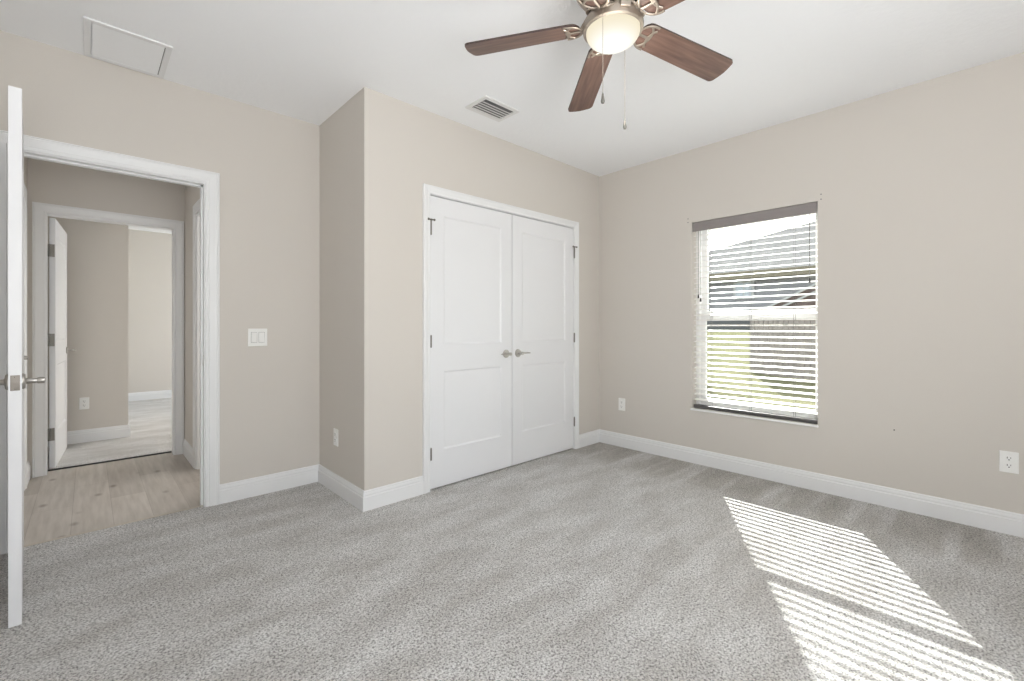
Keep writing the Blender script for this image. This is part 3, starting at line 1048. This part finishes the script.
# ------------------------------------------------------------------ outside
GZ = -0.20
mb = MB()
xs_ = [3.9, 8, 12, 17.1, 17.6, 21, 30, 60]
zs_ = [GZ, 0.16, 0.52, 0.979, 0.99, 1.0, 1.0, 1.0]
ring_a = [(x, -30, z) for x, z in zip(xs_, zs_)]
ring_b = [(x, 40, z) for x, z in zip(xs_, zs_)]
va = [mb.bm.verts.new(p) for p in ring_a]; vb = [mb.bm.verts.new(p) for p in ring_b]
for i in range(len(va) - 1):
    mb.bm.faces.new((va[i], va[i + 1], vb[i + 1], vb[i]))
g = struct(mb.build('ground_lawn', 'lawn'), 'sunlit green lawn outside the window', 'lawn')

# low picket fence
fr_ = empty('picket_fence', (9.23, 3.155, 0.20))
tag(fr_, 'weathered grey board fence on the lawn outside the window', 'fence')
dv = Vector((8.73 - 9.23, 1.99 - 3.155)); dl = dv.normalized()
fr_.rotation_euler = (0, 0, math.atan2(dl.y, dl.x))
mb = MB()
x = 0.0
while x < 3.6:
    h_ = 1.29 + random.uniform(-0.006, 0.006)
    mb.box(x, x + 0.088, -0.008, 0.008, 0.05, h_, 0.003)
    x += 0.100
mb.build('pickets', 'fence', fr_)
for zz in (0.25, 1.05):
    mb = MB(); mb.box(-0.02, 3.7, 0.010, 0.045, zz, zz + 0.08)
    mb.build('rail', 'fence', fr_)
for xx in (-0.04, 1.80, 3.60):
    mb = MB(); mb.box(xx, xx + 0.09, 0.046, 0.135, -0.1, 1.31)
    mb.build('post', 'fence', fr_)

# red-brown shed beyond the fence, with white rake trim
sh = empty('garden_shed', (16.5, 3.2, 0.30))
tag(sh, 'red-brown shed with pale sloping trim beyond the fence', 'shed')
ya, yb, yc = 2.35, -0.3, -2.9       # relative: left eave, peak, right eave
mb = MB()
prof = [(ya, -0.5), (ya, 1.22), (yb, 2.55), (yc, 1.22), (yc, -0.5)]
mb.loft([[(0, y, z) for y, z in prof], [(2.4, y, z) for y, z in prof]])
mb.build('wall', 'shed', sh)
for off in (0.0, 0.26):
    mb = MB()
    p0 = Vector((ya + 0.25 - off * 1.4, 1.22 - 0.10)); p1 = Vector((yb, 2.55 + 0.03 - off))
    d = (p1 - p0).normalized(); n = Vector((-d.y, d.x)) * 0.03
    q = [p0 + n, p1 + n, p1 - n, p0 - n]
    mb.loft([[(-0.06, v.x, v.y) for v in q], [(-0.01, v.x, v.y) for v in q]])
    mb.build('rake_trim', 'white', sh)

# neighbour's house
hs = empty('neighbour_house', (20.8, 6.0, 0.9))
tag(hs, 'neighbouring single-storey house with grey shingle roof and tan eave', 'house')
hx, hy_, hz = hs.location


def relh(mb):
    mb.xform(Matrix.Translation((-hx, -hy_, -hz)))
    return mb


mb = MB(); mb.box(20.8, 34, -9, 13.5, 1.55, 3.38)
relh(mb).build('wall', 'siding', hs)
mb = MB(); mb.box(20.72, 34.05, -9.05, 13.55, 0.7, 1.55)
relh(mb).build('base', 'siding_dark', hs)
# hip roof: eave at x=20.46, slope .42, left hip rising to the right
SL = 0.42


def rz_(x): return 3.51 + SL * (x - 20.46)


E0 = (20.36, 15.2, rz_(20.36))
K = (28.05, 6.53, rz_(28.05))
R_ = (29.5, 4.9, rz_(29.5))
mb = MB()
pts_front = [E0, (20.36, -12, rz_(20.36)), (29.5, -12, rz_(29.5)), R_, K]
mb.poly(pts_front)
mb.poly([E0, K, R_, (38.6, 15.2, rz_(20.36))])
mb.poly([R_, (29.5, -12, rz_(29.5)), (38.6, -12, rz_(20.36)), (38.6, 15.2, rz_(20.36))])
mb.poly([(20.36, 15.2, rz_(20.36)), (20.36, -12, rz_(20.36)), (38.6, -12, rz_(20.36)), (38.6, 15.2, rz_(20.36))])
relh(mb).build('roof', 'shingle', hs)
mb = MB(); mb.box(20.30, 20.36, -12, 15.2, rz_(20.36) - 0.30, rz_(20.36) + 0.02)
mb.box(20.36, 20.8, -12, 15.2, rz_(20.36) - 0.10, rz_(20.36) - 0.06)
relh(mb).build('fascia', 'fascia', hs)
f_ = None
mb = MB()
for a_ in ((6.95, 7.03, 2.33, 3.12), (7.71, 7.79, 2.33, 3.12)):
    mb.box(20.74, 20.80, *a_)
mb.box(20.74, 20.80, 7.03, 7.71, 3.04, 3.12); mb.box(20.74, 20.80, 7.03, 7.71, 2.33, 2.41)
mb.box(20.75, 20.80, 7.34, 7.39, 2.41, 3.04)
f_ = relh(mb).build('window', 'white', hs)
mb = MB(); mb.box(20.77, 20.80, 7.03, 7.71, 2.41, 3.04)
relh(mb).build('pane', 'house_glass', f_)

# tree at the left of the view
tr_ = empty('tree', (11.0, 5.05, 0.42))
tag(tr_, 'dark leafy tree at the upper left corner of the window view', 'tree')
mb = MB()
mb.tube([(0, 0, 0), (0.05, 0.1, 1.0), (0.0, 0.25, 2.0), (0.0, 0.20, 2.9)], [0.09, 0.075, 0.06, 0.03], 10)
mb.build('trunk', 'bark', tr_, smooth=True)
mb = MB()
for k in range(420):
    c = Vector((random.gauss(0, 0.28), 0.16 + random.gauss(0, 0.21), 3.02 + random.gauss(0, 0.20)))
    u = Vector((random.uniform(-1, 1), random.uniform(-1, 1), random.uniform(-1, 1))).normalized()
    v = u.orthogonal().normalized()
    s = random.uniform(0.05, 0.10)
    mb.poly([c - u * s, c + v * s * 0.4, c + u * s, c - v * s * 0.4])
mb.build('foliage', 'leaf', tr_)
